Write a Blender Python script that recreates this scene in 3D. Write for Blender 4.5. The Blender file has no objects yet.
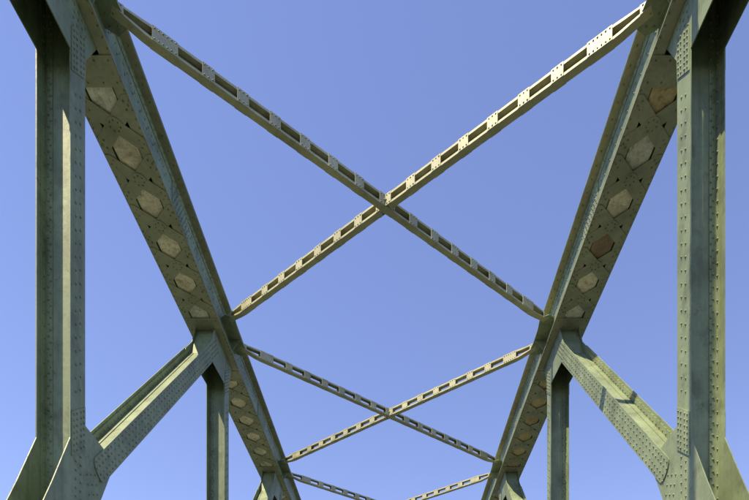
import bpy, bmesh, math, random
from mathutils import Vector, Matrix
random.seed(7)
R = math.radians
scene = bpy.context.scene
COL = scene.collection
EYE = 1.7                                  # camera height over the deck

# ------------------------------------------------------------------ camera
cam_d = bpy.data.cameras.new('camera')
cam_d.sensor_width = 36.0
cam_d.lens = 560.0 / 749.0 * 36.0
cam_d.shift_x = -21.2 / 749.0              # rising-front (perspective corrected) view
cam_d.shift_y = 507.0 / 749.0
cam_d.clip_start = 0.05
cam_d.clip_end = 20000
cam = bpy.data.objects.new('camera', cam_d)
cam.location = (0, 0, EYE)
cam.rotation_euler = (R(90), 0, 0)
COL.objects.link(cam)
scene.camera = cam

# ------------------------------------------------------------------ sky, sun, exposure
SUN_EL, SUN_AZ = 62.0, 52.5                # azimuth: from straight behind the camera towards the left
world = bpy.data.worlds.new('World')
scene.world = world
world.use_nodes = True
nt = world.node_tree
bg = nt.nodes['Background']
sky = nt.nodes.new('ShaderNodeTexSky')
sky.sky_type = 'NISHITA'
sky.sun_disc = False
sky.sun_elevation = R(SUN_EL)
sky.sun_rotation = R(180 + SUN_AZ)
sky.air_density = 1.0
sky.dust_density = 0.0
sky.ozone_density = 1.0
wb = nt.nodes.new('ShaderNodeMix')          # camera white balance, the same all over the sky
wb.data_type = 'RGBA'; wb.blend_type = 'MULTIPLY'
wb.inputs[0].default_value = 1.0
wb.inputs[7].default_value = (1.0, 0.87, 1.03, 1)
nt.links.new(sky.outputs[0], wb.inputs[6])
nt.links.new(wb.outputs[2], bg.inputs['Color'])
bg.inputs['Strength'].default_value = 0.12
sun_d = bpy.data.lights.new('sun', 'SUN')
sun_d.energy = 5.0
sun_d.angle = R(0.5)
sun_d.color = (1.0, 0.84, 0.54)
sun = bpy.data.objects.new('sun', sun_d)
ce = math.cos(R(SUN_EL))
trav = Vector((math.sin(R(SUN_AZ)) * ce, math.cos(R(SUN_AZ)) * ce, -math.sin(R(SUN_EL))))
sun.rotation_euler = trav.to_track_quat('-Z', 'Y').to_euler()
sun.location = (-10, -15, 60)
COL.objects.link(sun)
vs = scene.view_settings
vs.view_transform = 'Standard'
vs.look = 'None'
vs.exposure = 0.97
vs.gamma = 1.0
vs.use_curve_mapping = False

# ------------------------------------------------------------------ materials
def mat_paint(name, base, dirt, rust=0.25, rough=0.5, scale=1.0, bump=0.12, spec=0.35, contrast=1.0, cracks=False):
    m = bpy.data.materials.new(name)
    m.use_nodes = True
    t = m.node_tree
    N, Lk = t.nodes.new, t.links.new
    b = t.nodes['Principled BSDF']
    geo = N('ShaderNodeNewGeometry')
    def noise(sc, det, mapscale=None, rgh=0.6):
        n = N('ShaderNodeTexNoise')
        n.inputs['Scale'].default_value = sc * scale
        n.inputs['Detail'].default_value = det
        n.inputs['Roughness'].default_value = rgh
        if mapscale:
            mp = N('ShaderNodeMapping')
            mp.inputs['Scale'].default_value = mapscale
            Lk(geo.outputs['Position'], mp.inputs['Vector'])
            Lk(mp.outputs[0], n.inputs['Vector'])
        else:
            Lk(geo.outputs['Position'], n.inputs['Vector'])
        return n
    def ramp(src, lo, hi, c0, c1):
        r = N('ShaderNodeValToRGB')
        r.color_ramp.elements[0].position = lo
        r.color_ramp.elements[1].position = hi
        r.color_ramp.elements[0].color = (*c0, 1)
        r.color_ramp.elements[1].color = (*c1, 1)
        Lk(src, r.inputs[0])
        return r
    def mix(fac, a, c, fv=None):
        x = N('ShaderNodeMix'); x.data_type = 'RGBA'
        if fv is not None: x.inputs[0].default_value = fv
        else: Lk(fac, x.inputs[0])
        for i, s in ((6, a), (7, c)):
            if isinstance(s, tuple): x.inputs[i].default_value = (*s, 1)
            else: Lk(s, x.inputs[i])
        return x.outputs[2]
    big = noise(0.9, 6)
    lo = tuple(c * (1 - 0.22 * contrast) for c in base); hi = tuple(min(1, c * (1 + 0.2 * contrast)) for c in base)
    col = ramp(big.outputs['Fac'], 0.3, 0.7, lo, hi).outputs[0]
    streak = noise(1.0, 4, (9, 9, 0.6))                       # run-off streaks down the steel
    f1 = ramp(streak.outputs['Fac'], 0.5, 0.78, (0, 0, 0), (min(1, 0.55 * contrast),) * 3).outputs[0]
    col = mix(f1, col, dirt)
    fine = noise(14, 8, None, 0.7)
    f2 = ramp(fine.outputs['Fac'], 0.52, 0.75, (0, 0, 0), (0.5,) * 3).outputs[0]
    col = mix(f2, col, dirt)
    run = noise(1.0, 5, (22, 22, 0.9), 0.62)
    f6 = ramp(run.outputs['Fac'], 0.66, 0.8, (0, 0, 0), (min(1, rust),) * 3).outputs[0]
    col = mix(f6, col, (0.16, 0.095, 0.05))
    patch = noise(2.3, 9, (1, 1, 0.7), 0.68)                   # weathered patches, chalky and grimy
    f4 = ramp(patch.outputs['Fac'], 0.54, 0.66, (0, 0, 0), (min(1, 0.4 * contrast),) * 3).outputs[0]
    col = mix(f4, col, tuple(min(1, c * 1.45) for c in base))
    f5 = ramp(patch.outputs['Fac'], 0.36, 0.46, (min(1, 0.5 * contrast),) * 3, (0, 0, 0)).outputs[0]
    col = mix(f5, col, dirt)
    if cracks:
        vo = N('ShaderNodeTexVoronoi'); vo.feature = 'DISTANCE_TO_EDGE'; vo.inputs['Scale'].default_value = 4.5
        wp = N('ShaderNodeMix'); wp.data_type = 'VECTOR'; wp.inputs[0].default_value = 0.25
        wn = noise(3, 6)
        Lk(geo.outputs['Position'], wp.inputs[4]); Lk(wn.outputs['Color'], wp.inputs[5]); Lk(wp.outputs[1], vo.inputs['Vector'])
        fc = ramp(vo.outputs['Distance'], 0.0, 0.022, (0.3,) * 3, (0, 0, 0)).outputs[0]
        col = mix(fc, col, tuple(c * 0.5 for c in dirt))
    rs = noise(5.5, 10, None, 0.72)
    f3 = ramp(rs.outputs['Fac'], 0.66 - 0.1 * rust, 0.74, (0, 0, 0), (min(1, rust * 2.2),) * 3).outputs[0]
    col = mix(f3, col, (0.11, 0.055, 0.03))
    Lk(col, b.inputs['Base Color'])
    rr = ramp(fine.outputs['Fac'], 0.3, 0.7, (rough - 0.1,) * 3, (rough + 0.15,) * 3).outputs[0]
    Lk(rr, b.inputs['Roughness'])
    b.inputs['Specular IOR Level'].default_value = spec
    bp = N('ShaderNodeBump')
    bp.inputs['Strength'].default_value = bump
    bp.inputs['Distance'].default_value = 0.02
    Lk(fine.outputs['Fac'], bp.inputs['Height'])
    Lk(bp.outputs[0], b.inputs['Normal'])
    return m

GREEN = mat_paint('grey_green_paint', (0.196, 0.246, 0.146), (0.095, 0.115, 0.066), contrast=1.2, rust=0.42)
RIVET = mat_paint('rivet_paint', (0.17, 0.20, 0.11), (0.075, 0.08, 0.045), rust=0.5)
CREAM = mat_paint('lateral_paint', (0.385, 0.380, 0.235), (0.23, 0.21, 0.12), rough=0.45, spec=0.5, rust=0.15)
LACE = mat_paint('lacing_paint', (0.325, 0.33, 0.225), (0.20, 0.19, 0.125), rust=0.35, contrast=0.8)
BOARD = mat_paint('board_tan', (0.78, 0.70, 0.52), (0.30, 0.26, 0.18), rust=0.3, rough=0.8, scale=2.0, spec=0.1, contrast=1.4, cracks=True)
BOARD_G = mat_paint('board_grey', (0.70, 0.67, 0.56), (0.25, 0.25, 0.2), rust=0.1, rough=0.8, scale=2.0, spec=0.1, contrast=1.4, cracks=True)
BOARD_O = mat_paint('board_ochre', (0.55, 0.45, 0.25), (0.24, 0.17, 0.08), rust=0.5, rough=0.8, scale=2.0, spec=0.1, contrast=1.4, cracks=True)
BOARD_B = mat_paint('board_brown', (0.36, 0.26, 0.175), (0.24, 0.16, 0.105), rust=0.2, rough=0.8, scale=2.0, spec=0.1, contrast=1.4, cracks=True)
ASPH = mat_paint('asphalt', (0.046, 0.041, 0.033), (0.036, 0.032, 0.027), rust=0, rough=0.85, scale=3)
CONC = mat_paint('concrete', (0.2, 0.19, 0.16), (0.15, 0.14, 0.12), rust=0, rough=0.85, scale=2)
MARK = mat_paint('road_paint', (0.75, 0.75, 0.72), (0.5, 0.5, 0.48), rust=0, rough=0.6, scale=3)
WATER = mat_paint('river_water', (0.03, 0.045, 0.035), (0.025, 0.035, 0.03), rust=0, rough=0.45, scale=0.4)

# ------------------------------------------------------------------ mesh helpers
class MB:
    def __init__(self): self.v = []; self.f = []; self.smooth = False
    def box(self, c, a, b, n, ha, hb, hn):
        """box at centre c with unit axes a,b,n and half sizes"""
        i = len(self.v); c = Vector(c)
        for sa in (-1, 1):
            for sb in (-1, 1):
                for sn in (-1, 1):
                    self.v.append(c + a * (sa * ha) + b * (sb * hb) + n * (sn * hn))
        for q in ((0, 1, 3, 2), (4, 6, 7, 5), (0, 4, 5, 1), (2, 3, 7, 6), (0, 2, 6, 4), (1, 5, 7, 3)):
            self.f.append([i + k for k in q])
    def prism(self, poly, d):
        """poly: list of Vectors; d: extrusion vector"""
        i = len(self.v); n = len(poly)
        self.v += [Vector(p) for p in poly] + [Vector(p) + d for p in poly]
        self.f.append([i + k for k in range(n)])
        self.f.append([i + n + k for k in reversed(range(n))])
        for k in range(n):
            k2 = (k + 1) % n
            self.f.append([i + k, i + n + k, i + n + k2, i + k2])
    def loft(self, rings):
        i = len(self.v); n = len(rings[0])
        for r in rings: self.v += [Vector(p) for p in r]
        for a in range(len(rings) - 1):
            for k in range(n):
                k2 = (k + 1) % n
                self.f.append([i + a * n + k, i + a * n + k2, i + (a + 1) * n + k2, i + (a + 1) * n + k])
        self.f.append([i + k for k in range(n)])
        self.f.append([i + (len(rings) - 1) * n + k for k in reversed(range(n))])
    def rivet(self, p, n, r=0.0165, h=0.0155):
        n = Vector(n).normalized()
        r *= random.uniform(0.86, 1.12); h *= random.uniform(0.8, 1.15)
        n = (n + Vector((random.uniform(-1, 1), random.uniform(-1, 1), random.uniform(-1, 1))) * 0.06).normalized()
        u = n.orthogonal().normalized(); w = n.cross(u)
        i = len(self.v); S = 8; p = Vector(p)
        for rr, hh in ((1.0, -0.003 / h), (0.88, 0.5), (0.52, 0.87)):
            for k in range(S):
                a = 2 * math.pi * k / S
                self.v.append(p + (u * math.cos(a) + w * math.sin(a)) * (r * rr) + n * (h * hh))
        self.v.append(p + n * h)
        for k in range(S):
            k2 = (k + 1) % S
            self.f.append([i + k, i + k2, i + S + k2, i + S + k])
            self.f.append([i + S + k, i + S + k2, i + 2 * S + k2, i + 2 * S + k])
            self.f.append([i + 2 * S + k, i + 2 * S + k2, i + 3 * S])
        self.smooth = True
    def mesh(self, name, mat, origin=None):
        me = bpy.data.meshes.new(name)
        o = Vector(origin) if origin is not None else Vector((0, 0, 0))
        me.from_pydata([v - o for v in self.v], [], self.f)
        if not self.smooth:
            bm = bmesh.new(); bm.from_mesh(me)
            bmesh.ops.recalc_face_normals(bm, faces=bm.faces[:])
            bm.to_mesh(me); bm.free()
        else:
            me.polygons.foreach_set('use_smooth', [True] * len(me.polygons))
        me.materials.append(mat)
        return me
    def build(self, name, mat, parent=None, kind=None, origin=None):
        o = bpy.data.objects.new(name, self.mesh(name, mat, origin))
        COL.objects.link(o)
        if parent is not None:
            o.parent = parent
            if origin is not None: o.location = Vector(origin) - world_loc(parent)
            else: o.location = -world_loc(parent)
        elif origin is not None: o.location = origin
        if kind: o['kind'] = kind
        return o
WL = {}
def world_loc(o):
    p = Vector((0, 0, 0))
    while o is not None:
        p += o.location; o = o.parent
    return p
def place(name, me, parent, loc, rotz=0):
    o = bpy.data.objects.new(name, me); COL.objects.link(o)
    o.parent = parent; o.location = Vector(loc) - world_loc(parent)
    o.rotation_euler = (0, 0, rotz)
    return o
def rivets_build(mb, parent):
    if mb.f: return mb.build('rivets', RIVET, parent, 'stuff')
X, Y, Z = Vector((1, 0, 0)), Vector((0, 1, 0)), Vector((0, 0, 1))

# ------------------------------------------------------------------ dimensions (heights h are over the eye)
L = 6.80
Y1 = 7.73
NODES = [Y1 + L * k for k in range(-1, 5)]             # panel points along the span
HB, HT = 10.40, 11.435                                 # top chord underside / cover plate
HWP, HMID = 10.92, 3.65
HLOW = HMID - (HWP - HMID)
RISE = HWP - HMID
SL = math.hypot(L, RISE)
DD = Vector((0, -L / SL, -RISE / SL))                  # down the diagonal, towards the camera
DN = Vector((0, -RISE / SL, L / SL))                   # its upper normal
TRUSS = ((-1, -4.62), (1, 4.21))
YA, YB = NODES[0] - 0.9, NODES[-1] + 0.9
def P(tr, q, y, h):                                    # q: from the truss plane towards the roadway
    s, c = tr
    return Vector((c - s * q, y, h + EYE))
def QV(tr): return Vector((-tr[0], 0, 0))

bridge = bpy.data.objects.new('truss_bridge', None)
COL.objects.link(bridge)
bridge.empty_display_size = 0.5
bridge['label'] = 'grey-green riveted steel through-truss bridge seen from its roadway against blue sky'
bridge['category'] = 'bridge'

# ------------------------------------------------------------------ setting below the frame: deck, kerbs, river
def struct(name, mb, mat):
    o = mb.build(name, mat); o['kind'] = 'structure'; return o
mb = MB(); mb.box((0, 0, -16), X, Y, Z, 6000, 6000, 0.05); struct('river_water', mb, WATER)
mb = MB(); mb.box((-0.205, (YA + YB) / 2, -0.2), X, Y, Z, 3.75, (YB - YA) / 2 + 6, 0.2); struct('road', mb, ASPH)
mb = MB()
for sx in (-1, 1):
    mb.box((-0.205 + sx * 3.45, (YA + YB) / 2, 0.0665), X, Y, Z, 0.3, (YB - YA) / 2 + 6, 0.0625)
struct('pavement', mb, CONC)
mb = MB()
for sx in (-1, 1):
    mb.box((-0.205 + sx * 2.95, (YA + YB) / 2, 0.006), X, Y, Z, 0.06, (YB - YA) / 2 + 6, 0.002)
y = YA
while y < YB:
    mb.box((-0.205, y, 0.006), X, Y, Z, 0.06, 1.0, 0.002); y += 5
struct('road_marking', mb, MARK)

# ------------------------------------------------------------------ top chords
HW = 0.415                                             # half width over the flanges
lace_cache = {}
def lacing_meshes():
    ang = math.atan2(0.185, 0.21)
    hw = 0.1125
    out = []
    for sg in (-1, 1):
        d = Vector((math.cos(ang), sg * math.sin(ang), 0)); n = Vector((-d.y, d.x, 0))
        # clipped at the flange edges: parallelogram between x=-XE and XE
        XE = 0.395
        k = hw / math.cos(ang); t = math.tan(ang) * sg
        poly = [Vector((-XE, -XE * t - k, 0)), Vector((XE, XE * t - k, 0)), Vector((XE, XE * t + k, 0)), Vector((-XE, -XE * t + k, 0))]
        # the corner pieces that would collide with the next bar are cut back
        lim = 0.428
        def clip(pl, sgn):
            res = []
            for i in range(len(pl)):
                a, b = pl[i], pl[(i + 1) % len(pl)]
                fa, fb = lim - sgn * a.y, lim - sgn * b.y
                if fa >= 0: res.append(a)
                if fa * fb < 0: res.append(a.lerp(b, fa / (fa - fb)))
            return res
        poly = clip(clip(poly, 1), -1)
        m = MB(); m.prism(poly, Z * 0.006)
        out.append(m.mesh('lacing_bar', LACE))
    m = MB()
    m.prism([Vector((0.135 * math.cos(a), 0.135 * math.sin(a), 0)) for a in [math.pi / 10 * k for k in range(20)]], Z * 0.005)
    out.append(m.mesh('crossing_disc', LACE))
    return out
BAR_A, BAR_B, DISC = lacing_meshes()
def board_mesh(y0, y1, mat):
    m = MB(); m.box((0, (y0 + y1) / 2, 0), X, Y, Z, 0.205, (y1 - y0) / 2, 0.01); return m.mesh('infill_board', mat)
BOARDS = {}

CROSS = [1.48, 2.36, 3.24, 4.12, 5.00]                 # lacing crossings from the nearer panel point
HEXC = [1.05, 1.92, 2.80, 3.68, 4.56, 5.38]
for tr in TRUSS:
    s, c = tr
    ymid, yh = (YA + YB) / 2, (YB - YA) / 2
    qv = QV(tr)
    # flange angles top and bottom, inner and outer: the chord's own mesh
    m = MB()
    for sg in (-1, 1):
        m.box(P(tr, sg * 0.3225, ymid, HB + 0.008), X, Y, Z, 0.0925, yh, 0.008)
        m.box(P(tr, sg * 0.325, ymid, HT - 0.030), X, Y, Z, 0.088, yh - 0.01, 0.008)
    chord = m.build('top_chord', LACE, bridge, origin=P(tr, 0, NODES[0], HB))
    for sg in (-1, 1):
        w = MB(); w.box(P(tr, sg * 0.243, ymid, (HB + HT) / 2), X, Y, Z, 0.0075, yh - 0.03, (HT - HB) / 2 - 0.018)
        w.box(P(tr, sg * 0.257, ymid, HT - 0.11), X, Y, Z, 0.006, yh - 0.02, 0.072)      # angle legs riveted to it
        w.box(P(tr, sg * 0.257, ymid, HB + 0.09), X, Y, Z, 0.006, yh - 0.02, 0.072)
        w.build('web_plate', GREEN, chord)
    w = MB(); w.box(P(tr, 0, ymid, HT - 0.010), X, Y, Z, HW + 0.004, yh, 0.0105); w.build('cover_plate', GREEN, chord)
    rv = MB()
    # rivet rows on the web face seen from the road
    y = YA + 0.1; k = 0
    while y < YB - 0.1:
        if 0 < y < 30:
            rv.rivet(P(tr, 0.263, y, HT - 0.085), qv); rv.rivet(P(tr, 0.263, y + 0.065, HT - 0.145), qv)
            rv.rivet(P(tr, 0.2505, y, HT - 0.33), qv)
            if k % 2 == 0: rv.rivet(P(tr, 0.2505, y + 0.065, HT - 0.42), qv)
            for sg in (-1, 1):
                rv.rivet(P(tr, sg * 0.385, y + 0.03, HB), -Z)
            if k % 2 == 0:
                rv.rivet(P(tr, 0.345, y, HT - 0.038), -Z)
        y += 0.13; k += 1
    for yn in NODES[:-1]:
        # web splice plates, butted mid-panel
        for (ya, yb) in ((yn + 3.2, yn + 4.05),):
            for (h0, h1) in ((HT - 0.62, HT - 0.2),):
                sp = MB(); sp.box(P(tr, 0.2515 + 0.006, (ya + yb) / 2, (h0 + h1) / 2), X, Y, Z, 0.0065, (yb - ya) / 2, (h1 - h0) / 2)
                sp.build('splice_plate', GREEN, chord)
                for ri in range(5):
                    for ci in range(9):
                        rv.rivet(P(tr, 0.2645, ya + 0.05 + ci * 0.093 + (ri % 2) * 0.04, h0 + 0.05 + ri * 0.08), qv)
        # solid batten plates either side of each panel point
        for (a, b) in ((0.56, 0.955), (L - 1.26, L - 0.86)):
            bp = MB(); bp.box(P(tr, 0, yn + (a + b) / 2, HB - 0.0075), X, Y, Z, 0.398, (b - a) / 2, 0.0065)
            bp.build('batten_plate', LACE, chord)
            for q in (-0.33, -0.12, 0.12, 0.33):
                for yy in (a + 0.06, b - 0.06): rv.rivet(P(tr, q, yn + yy, HB - 0.014), -Z)
        for cy in CROSS:
            o1 = place('lacing_bar', BAR_A, chord, P(tr, 0, yn + cy, HB - 0.007))
            o2 = place('lacing_bar', BAR_B, chord, P(tr, 0, yn + cy, HB - 0.0135))
            place('crossing_disc', DISC, chord, P(tr, 0, yn + cy, HB - 0.019))
            for k in range(7):
                a = 2 * math.pi * k / 7 + 0.3
                rv.rivet(P(tr, 0.085 * math.cos(a), yn + cy + 0.085 * math.sin(a), HB - 0.019), -Z, r=0.015)
            for sx in (-1, 1):
                for sy in (-1, 1):
                    for (dx, dy) in ((0.30, 0.22), (0.30, 0.34), (0.355, 0.28)):
                        hh = HB - (0.007 if sx * sy * -s > 0 else 0.0135)
                        rv.rivet(P(tr, -s * 0 + sx * dx, yn + cy + sy * dy, hh - 0.001), -Z)
        for i, hy in enumerate(HEXC):
            y0, y1 = hy - 0.36, hy + 0.36
            if i == 0: y0 = 0.90
            if i == 5: y1 = 5.62
            ni = NODES.index(yn)
            key = 'tan' if random.random() < 0.7 else 'grey'
            if s > 0 and ni >= 2: key = 'ochre' if random.random() < 0.8 else 'tan'
            if s > 0 and ni == 1: key = ('ochre', 'grey', 'tan', 'brown', 'tan', 'grey')[i]
            mt = dict(tan=BOARD, grey=BOARD_G, ochre=BOARD_O, brown=BOARD_B)[key]
            kk = (round(y1 - y0, 3), key)
            if kk not in BOARDS: BOARDS[kk] = board_mesh(-(y1 - y0) / 2, (y1 - y0) / 2, mt)
            o = place('infill_board', BOARDS[kk], chord, P(tr, random.uniform(-0.004, 0.004), yn + (y0 + y1) / 2, HB + 0.035), random.uniform(-0.012, 0.012))
            if key == 'brown': o['label'] = 'rust-brown infill board among pale ones in the right chord'
    rivets_build(rv, chord)

# ------------------------------------------------------------------ posts
GT, GB = 0.220, 0.234                                  # gusset / post plate planes (q)
def plate_box(m, tr, q0, q1, y0, y1, h0, h1):
    m.box(P(tr, (q0 + q1) / 2, (y0 + y1) / 2, (h0 + h1) / 2), X, Y, Z, abs(q1 - q0) / 2, (y1 - y0) / 2, (h1 - h0) / 2)
WEBY = 0.012
HP0, HP1 = 9.50, HMID + 1.03
for tr in TRUSS:
    qv = QV(tr)
    for yn in NODES:
        m = MB()
        plate_box(m, tr, -0.2195, 0.2195, yn + WEBY - 0.006, yn + WEBY + 0.006, HLOW - 0.4, 10.9)
        for sg in (-1, 1):
            for sy in (-1, 1):
                yw = yn + WEBY + sy * 0.0065
                ye = yw + sy * (0.115 if sy < 0 else 0.075)
                plate_box(m, tr, sg * 0.2060, sg * 0.2190, min(yw, ye), max(yw, ye), HLOW - 0.4, 10.8)
                plate_box(m, tr, sg * 0.115, sg * 0.2055, min(yw, yw + sy * 0.012), max(yw, yw + sy * 0.012), HLOW - 0.4, 10.8)
        post = m.build('post', GREEN, bridge, origin=P(tr, 0, yn, HLOW - 0.4))
        rv = MB()
        for sg in (-1, 1):
            for (h0, h1) in ((HMID + 1.03, HP0 - 0.002), (HLOW - 0.4, HMID - 1.032)):
                w = MB(); plate_box(w, tr, sg * GT, sg * GB, yn - 0.18, yn + 0.18, h0, h1)
                w.build('side_plate', GREEN, post)
            for (h0, h1) in ((9.42, 10.02), (HMID + 0.55, HMID + 1.15)):
                w = MB()
                w.prism([P(tr, sg * 0.2355, yn - 0.163, h0 - 0.13), P(tr, sg * 0.2355, yn + 0.163, h0 + 0.13), P(tr, sg * 0.2355, yn + 0.163, h1 + 0.13), P(tr, sg * 0.2355, yn - 0.163, h1 - 0.13)], qv * (sg * 0.012))
                w.build('splice_plate', GREEN, post)
                if sg > 0:
                    nr = 7
                    for r_ in range(nr):
                        for k, yy in enumerate((-0.12, -0.05, 0.05, 0.12)):
                            rv.rivet(P(tr, 0.2475, yn + yy, h0 + 0.05 + (h1 - h0 - 0.1) * r_ / (nr - 1) + yy * 0.8), qv)
        h = HMID + 1.4
        while h < 9.2:
            for yy in (-0.055, 0.055): rv.rivet(P(tr, GB, yn + yy, h + yy * 0.85), qv)
            h += 0.185
        h = 1.5; k = 0
        while h < 10.2:
            # on the far plate's inner face and the web angle, seen through the open side
            rv.rivet(P(tr, -0.2060, yn + WEBY - 0.06, h), qv)
            rv.rivet(P(tr, -0.165, yn + WEBY - 0.0185, h + 0.05), -Y)
            rv.rivet(P(tr, -0.135, yn + WEBY - 0.0185, h + 0.135), -Y)
            h += 0.17; k += 1
        rivets_build(rv, post)
        # small cross diaphragm bottom of the top gussets
# ------------------------------------------------------------------ gusset plates (pairs)
def gusset(tr, poly, mat, pts):
    pass
TOPG = [(-0.95, 11.22), (-0.95, 10.42), (-1.22, 9.87), (-1.62, 9.43), (-1.78, 8.90), (-1.42, 9.17), (-1.11, 9.47), (-0.18, 9.56),
        (-0.18, 9.50), (0.18, 9.50), (0.20, 9.86), (0.49, 10.39), (0.49, 11.22)]
MIDH = [(-0.16, 0.66), (-0.18, 1.03), (0.18, 1.03), (0.76, 0.97), (0.88, 0.68), (0.58, 0.13)]
MIDG = MIDH[1:] + [(-a, -b) for a, b in MIDH[1:]]
MIDG = [(-0.18, 0.66)] + MIDG[:6 - 1] + [(0.18, -0.66)] + MIDG[5:]
for tr in TRUSS:
    qv = QV(tr)
    for yn in NODES:
        for sg in (-1, 1):
            m = MB(); m.prism([P(tr, sg * GT, yn + a, h) for a, h in TOPG], QV(tr) * (sg * (GB - GT)))
            g = m.build('gusset_plate', GREEN, bridge, origin=P(tr, sg * GT, yn, 10.3))
            if sg > 0:
                rv = MB()
                for h in (9.95, 10.06, 10.17, 10.28):
                    for yy in (-0.12, -0.03, 0.06, 0.15): rv.rivet(P(tr, GB, yn + yy + (0.03 if h > 10.1 else 0), h), qv)
                base = P(tr, GB, yn, HWP)
                for i in range(8):
                    for w_ in (-0.12, -0.04, 0.04, 0.12):
                        rv.rivet(base + DD * (1.15 + i * 0.1 + (0.05 if abs(w_) < 0.1 else 0)) + DN * w_, qv)
                rivets_build(rv, g)
            m = MB(); m.prism([P(tr, sg * GT, yn + a, HMID + b) for a, b in MIDG], QV(tr) * (sg * (GB - GT)))
            g = m.build('gusset_plate', GREEN, bridge, origin=P(tr, sg * GT, yn, HMID))
            if sg > 0:
                rv = MB()
                for i in range(9):
                    for yy in (-0.06, 0.06):
                        rv.rivet(P(tr, GB, yn + yy, HMID + 0.52 - i * 0.12), qv)
                for i in range(3):
                    for j in range(3):
                        rv.rivet(P(tr, GB, yn + 0.22 + 0.11 * i + 0.03 * j, HMID + 0.36 - 0.13 * j + 0.05 * i), qv)
                rivets_build(rv, g)

# ------------------------------------------------------------------ diagonals
def diag(tr, top, s0, s1, closure):
    """top: working point (y,h) where the diagonal starts; s0..s1 along it"""
    qv = QV(tr)
    o = P(tr, 0, top[0], top[1])
    def at(q, s, w): return o + qv * q + DD * s + DN * w
    m = MB()
    WO = 0.01
    mid = (s0 + s1) / 2; hl = (s1 - s0) / 2
    m.box(at(0, mid, WO), qv, DD, DN, 0.2335, hl + 0.25, 0.006)
    for sg in (-1, 1):
        m.box(at(sg * 0.176, mid, WO + 0.0125), qv, DD, DN, 0.045, hl - 0.02, 0.006)
        m.box(at(sg * 0.229, mid, WO + 0.06), qv, DD, DN, 0.006, hl - 0.02, 0.055)
        m.box(at(sg * 0.176, mid, WO - 0.0125), qv, DD, DN, 0.045, hl - 0.02, 0.006)
    d = m.build('diagonal', GREEN, bridge, origin=at(0, s1, 0))
    rv = MB()
    for sg in (-1, 1):
        w = MB()
        poly = []
        for k in range(9):                             # rounded lower end
            a = math.pi * k / 8
            poly.append(at(sg * 0.2365, s1 - 0.10 + 0.10 * math.sin(a), 0.175 * math.cos(a)))
        for k in range(9):
            a = math.pi * k / 8
            poly.append(at(sg * 0.2365, s0 + 0.06 - 0.06 * math.sin(a), -0.175 * math.cos(a)))
        w.prism(poly, qv * (sg * 0.013))
        w.build('side_plate', GREEN, d)
    t = s0 + 0.1; k = 0
    while t < s1 - 0.05:
        rv.rivet(at(0.2495, t, 0.125), qv); rv.rivet(at(0.2495, t + 0.06, 0.05), qv)
        rv.rivet(at(0.2495, t, -0.05), qv); rv.rivet(at(0.2495, t + 0.06, -0.125), qv)
        rv.rivet(at(-0.2355, t, 0.125), qv)
        rv.rivet(at(-0.223, t + 0.06, 0.06), qv)
        t += 0.125 if (t < s0 + 0.75 or t > s1 - 0.8) else 0.17
    rivets_build(rv, d)
    if closure:
        a = P(tr, 0, top[0] - 0.85, HB + 0.05); b = at(0, 2.0, WO + 0.004)
        dd = (b - a); ln = dd.length; dd.normalize()
        c_ = MB(); c_.box((a + b) / 2, X, dd, X.cross(dd), 0.218, ln / 2, 0.006)
        c_.build('closure_plate', GREEN, d)
for tr in TRUSS:
    for i, yn in enumerate(NODES):
        diag(tr, (yn, HWP), 1.92, SL - 0.70, True)
        if i >= 1 or True:
            diag(tr, (yn, HMID), 0.70, SL - 0.5, False)

# ------------------------------------------------------------------ bottom chords (below the deck edge)
for tr in TRUSS:
    m = MB()
    for sg in (-1, 1):
        plate_box(m, tr, sg * 0.252, sg * 0.266, YA - 5.5, YB, HLOW - 0.45, HLOW + 0.45)
        plate_box(m, tr, sg * 0.268, sg * 0.40, YA - 5.5, YB, HLOW + 0.43, HLOW + 0.445)
    m.build('bottom_chord', GREEN, bridge, origin=P(tr, 0, NODES[0], HLOW))
m = MB()
mfb = []
for yn in NODES:
    m = MB(); m.box((-0.205, yn, -0.9), X, Y, Z, 4.1, 0.15, 0.48)
    m.build('floor_beam', GREEN, bridge, origin=(-0.205, yn, -0.9))

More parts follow.
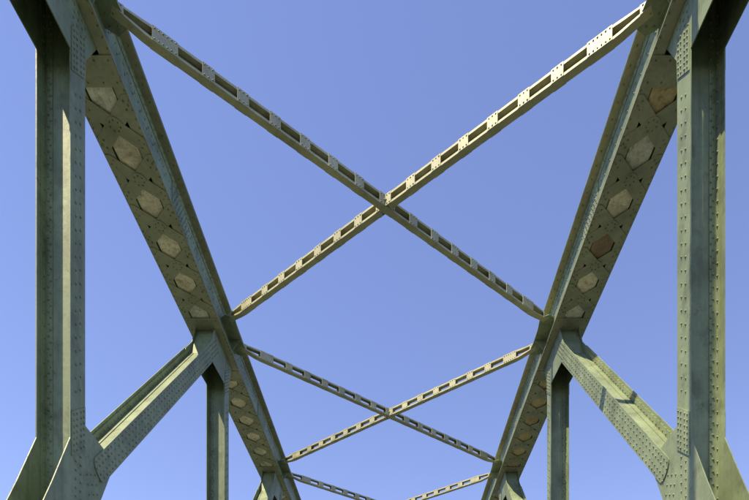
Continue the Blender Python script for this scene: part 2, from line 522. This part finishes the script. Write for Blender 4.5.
# ------------------------------------------------------------------ top lateral bracing
LT, LB, LTIP = 11.11, 10.89, 11.0
LW = 0.062
def lateral(p0, p1, gap):
    """p0,p1: plan end points (x,y). top and bottom channels joined by batten plates"""
    a, b = Vector((p0[0], p0[1], 0)), Vector((p1[0], p1[1], 0))
    d = (b - a); ln = d.length; d.normalize(); n = Vector((d.y, -d.x, 0))
    if n.y > 0: n = -n                                  # n faces the near side
    cen = (a + b) / 2; half = ln / 2
    def at(s, t, h): return cen + d * s + n * t + Z * (h + EYE)
    m = MB()
    kn = half - 0.64
    for top in (True, False):
        h = LT if top else LB
        htip = LTIP + (0.065 if top else 0.0)
        ss = [(-half, htip), (-kn - 0.04, h - (0.008 if top else -0.008)), (-kn + 0.06, h), (-gap, h)], [(gap, h), (kn - 0.06, h), (kn + 0.04, h - (0.008 if top else -0.008)), (half, htip)]
        if gap == 0: ss = [ss[0][:-1] + ss[1][1:]]
        sg = -1 if top else 1
        FL, TH = 0.042, 0.008
        prof = [(-LW, 0), (LW, 0), (LW, sg * FL), (LW - TH, sg * FL), (LW - TH, sg * TH), (-LW + TH, sg * TH), (-LW + TH, sg * FL), (-LW, sg * FL)]
        for path in ss:
            rings = []
            for i_, (s_, hh) in enumerate(path):
                fl = 1.0 if abs(s_) < half - 0.01 else 0.45
                rings.append([at(s_, t, hh + v * fl) for t, v in prof])
            m.loft(rings)
    br = m.build('lateral_brace', CREAM, bridge, origin=at(0, 0, LB))
    rv = MB()
    bl = 0.10
    spots = []
    for sg in (-1, 1):
        s_ = 0.18
        for k in range(7):
            s_ += 0.375
            if k < 6:
                spots.append((sg * (s_ + bl), bl)); s_ += 2 * bl
        spots.append((sg * (s_ + 0.19), 0.19))
        spots.append((sg * (half - 0.11), 0.13))
    spots.append((0, 0.185))
    for (sc, hl) in spots:
        for side in (1, -1):
            tip = abs(sc) > kn + 0.1
            if abs(sc) < 0.01 and gap == 0 and False: continue
            q = MB()
            if tip:
                sg = 1 if sc > 0 else -1
                i0, i1 = half - 0.33, half - 0.01
                def hh(s2, top):
                    f = (s2 - kn) / (half - kn)
                    return (LT + (LTIP + 0.065 - LT) * f) if top else (LB + (LTIP - LB) * f)
                pl = [at(sg * i0, side * (LW + 0.001), hh(i0, 0)), at(sg * i1, side * (LW + 0.001), hh(i1, 0)), at(sg * i1, side * (LW + 0.001), hh(i1, 1)), at(sg * i0, side * (LW + 0.001), hh(i0, 1))]
                q.prism(pl, n * (side * 0.009))
                if side > 0:
                    for s2 in (0.29, 0.22, 0.15, 0.08):
                        for tp in (0, 1):
                            rv.rivet(at(sg * (half - s2), LW + 0.010, hh(half - s2, tp) + (-0.025 if tp else 0.025)), n, r=0.013, h=0.010)
            else:
                q.box(at(sc, side * (LW + 0.0055), (LT + LB) / 2), d, n, Z, hl, 0.0045 if side > 0 else 0.003, (LT - LB) / 2 + (0.003 if side > 0 else -0.002))
            q.build('batten_plate', CREAM, br)
            if side > 0 and not tip:
                nr = max(2, int(round(2 * hl / 0.062)))
                for r_ in range(nr):
                    ss_ = sc - hl + 0.035 + (2 * hl - 0.07) * r_ / (nr - 1)
                    for hh_ in (LT - 0.03, LB + 0.03): rv.rivet(at(ss_, LW + 0.010, hh_), n, r=0.014, h=0.011)
    rivets_build(rv, br)
    return br
xl, xr = -4.62 + 0.25, 4.21 - 0.25
OFF, SH = 0.43, 0.08
for k, yn in enumerate(NODES[:-2]):
    ya, yb = yn + SH + OFF - 0.12, yn + L + SH - OFF
    lateral((xl + 0.05, ya), (xr - 0.05, yb), 0.0)
    lateral((xr - 0.05, ya), (xl + 0.05, yb), 0.105)
    c_ = MB(); c_.box(((xl + xr) / 2, (ya + yb) / 2, (LT + LB) / 2 + EYE), X, Y, Z, 0.15, 0.115, 0.006)
    c_.build('crossing_gusset', CREAM, bridge, origin=((xl + xr) / 2, (ya + yb) / 2, (LT + LB) / 2 + EYE))
# node connection plates
for tr in TRUSS:
    for yn in NODES:
        m = MB()
        y0 = yn + SH
        m.prism([P(tr, 0.2512, y0 - 0.62, LTIP - 0.03), P(tr, 0.40, y0 - 0.72, LTIP - 0.03), P(tr, 0.60, y0 - 0.62, LTIP - 0.03), P(tr, 0.56, y0 - 0.2, LTIP - 0.03),
                 P(tr, 0.56, y0 + 0.2, LTIP - 0.03), P(tr, 0.60, y0 + 0.62, LTIP - 0.03), P(tr, 0.40, y0 + 0.72, LTIP - 0.03), P(tr, 0.2512, y0 + 0.62, LTIP - 0.03)], Z * 0.012)
        cp = m.build('connection_plate', GREEN, bridge, origin=P(tr, 0.2512, y0, LTIP))
        for dy in (0.12,):
            w = MB(); w.prism([P(tr, 0.266, y0 + dy, LTIP - 0.032), P(tr, 0.54, y0 + dy, LTIP - 0.032), P(tr, 0.46, y0 + dy, LTIP - 0.12), P(tr, 0.266, y0 + dy, LTIP - 0.40)], Y * 0.012)
            w.build('stiffener', GREEN, cp)
        rv = MB()
        for dy in (-0.6, -0.45, 0.45, 0.6):
            for q in (0.33, 0.45): rv.rivet(P(tr, q, y0 + dy, LTIP - 0.03), -Z)
        rivets_build(rv, cp)
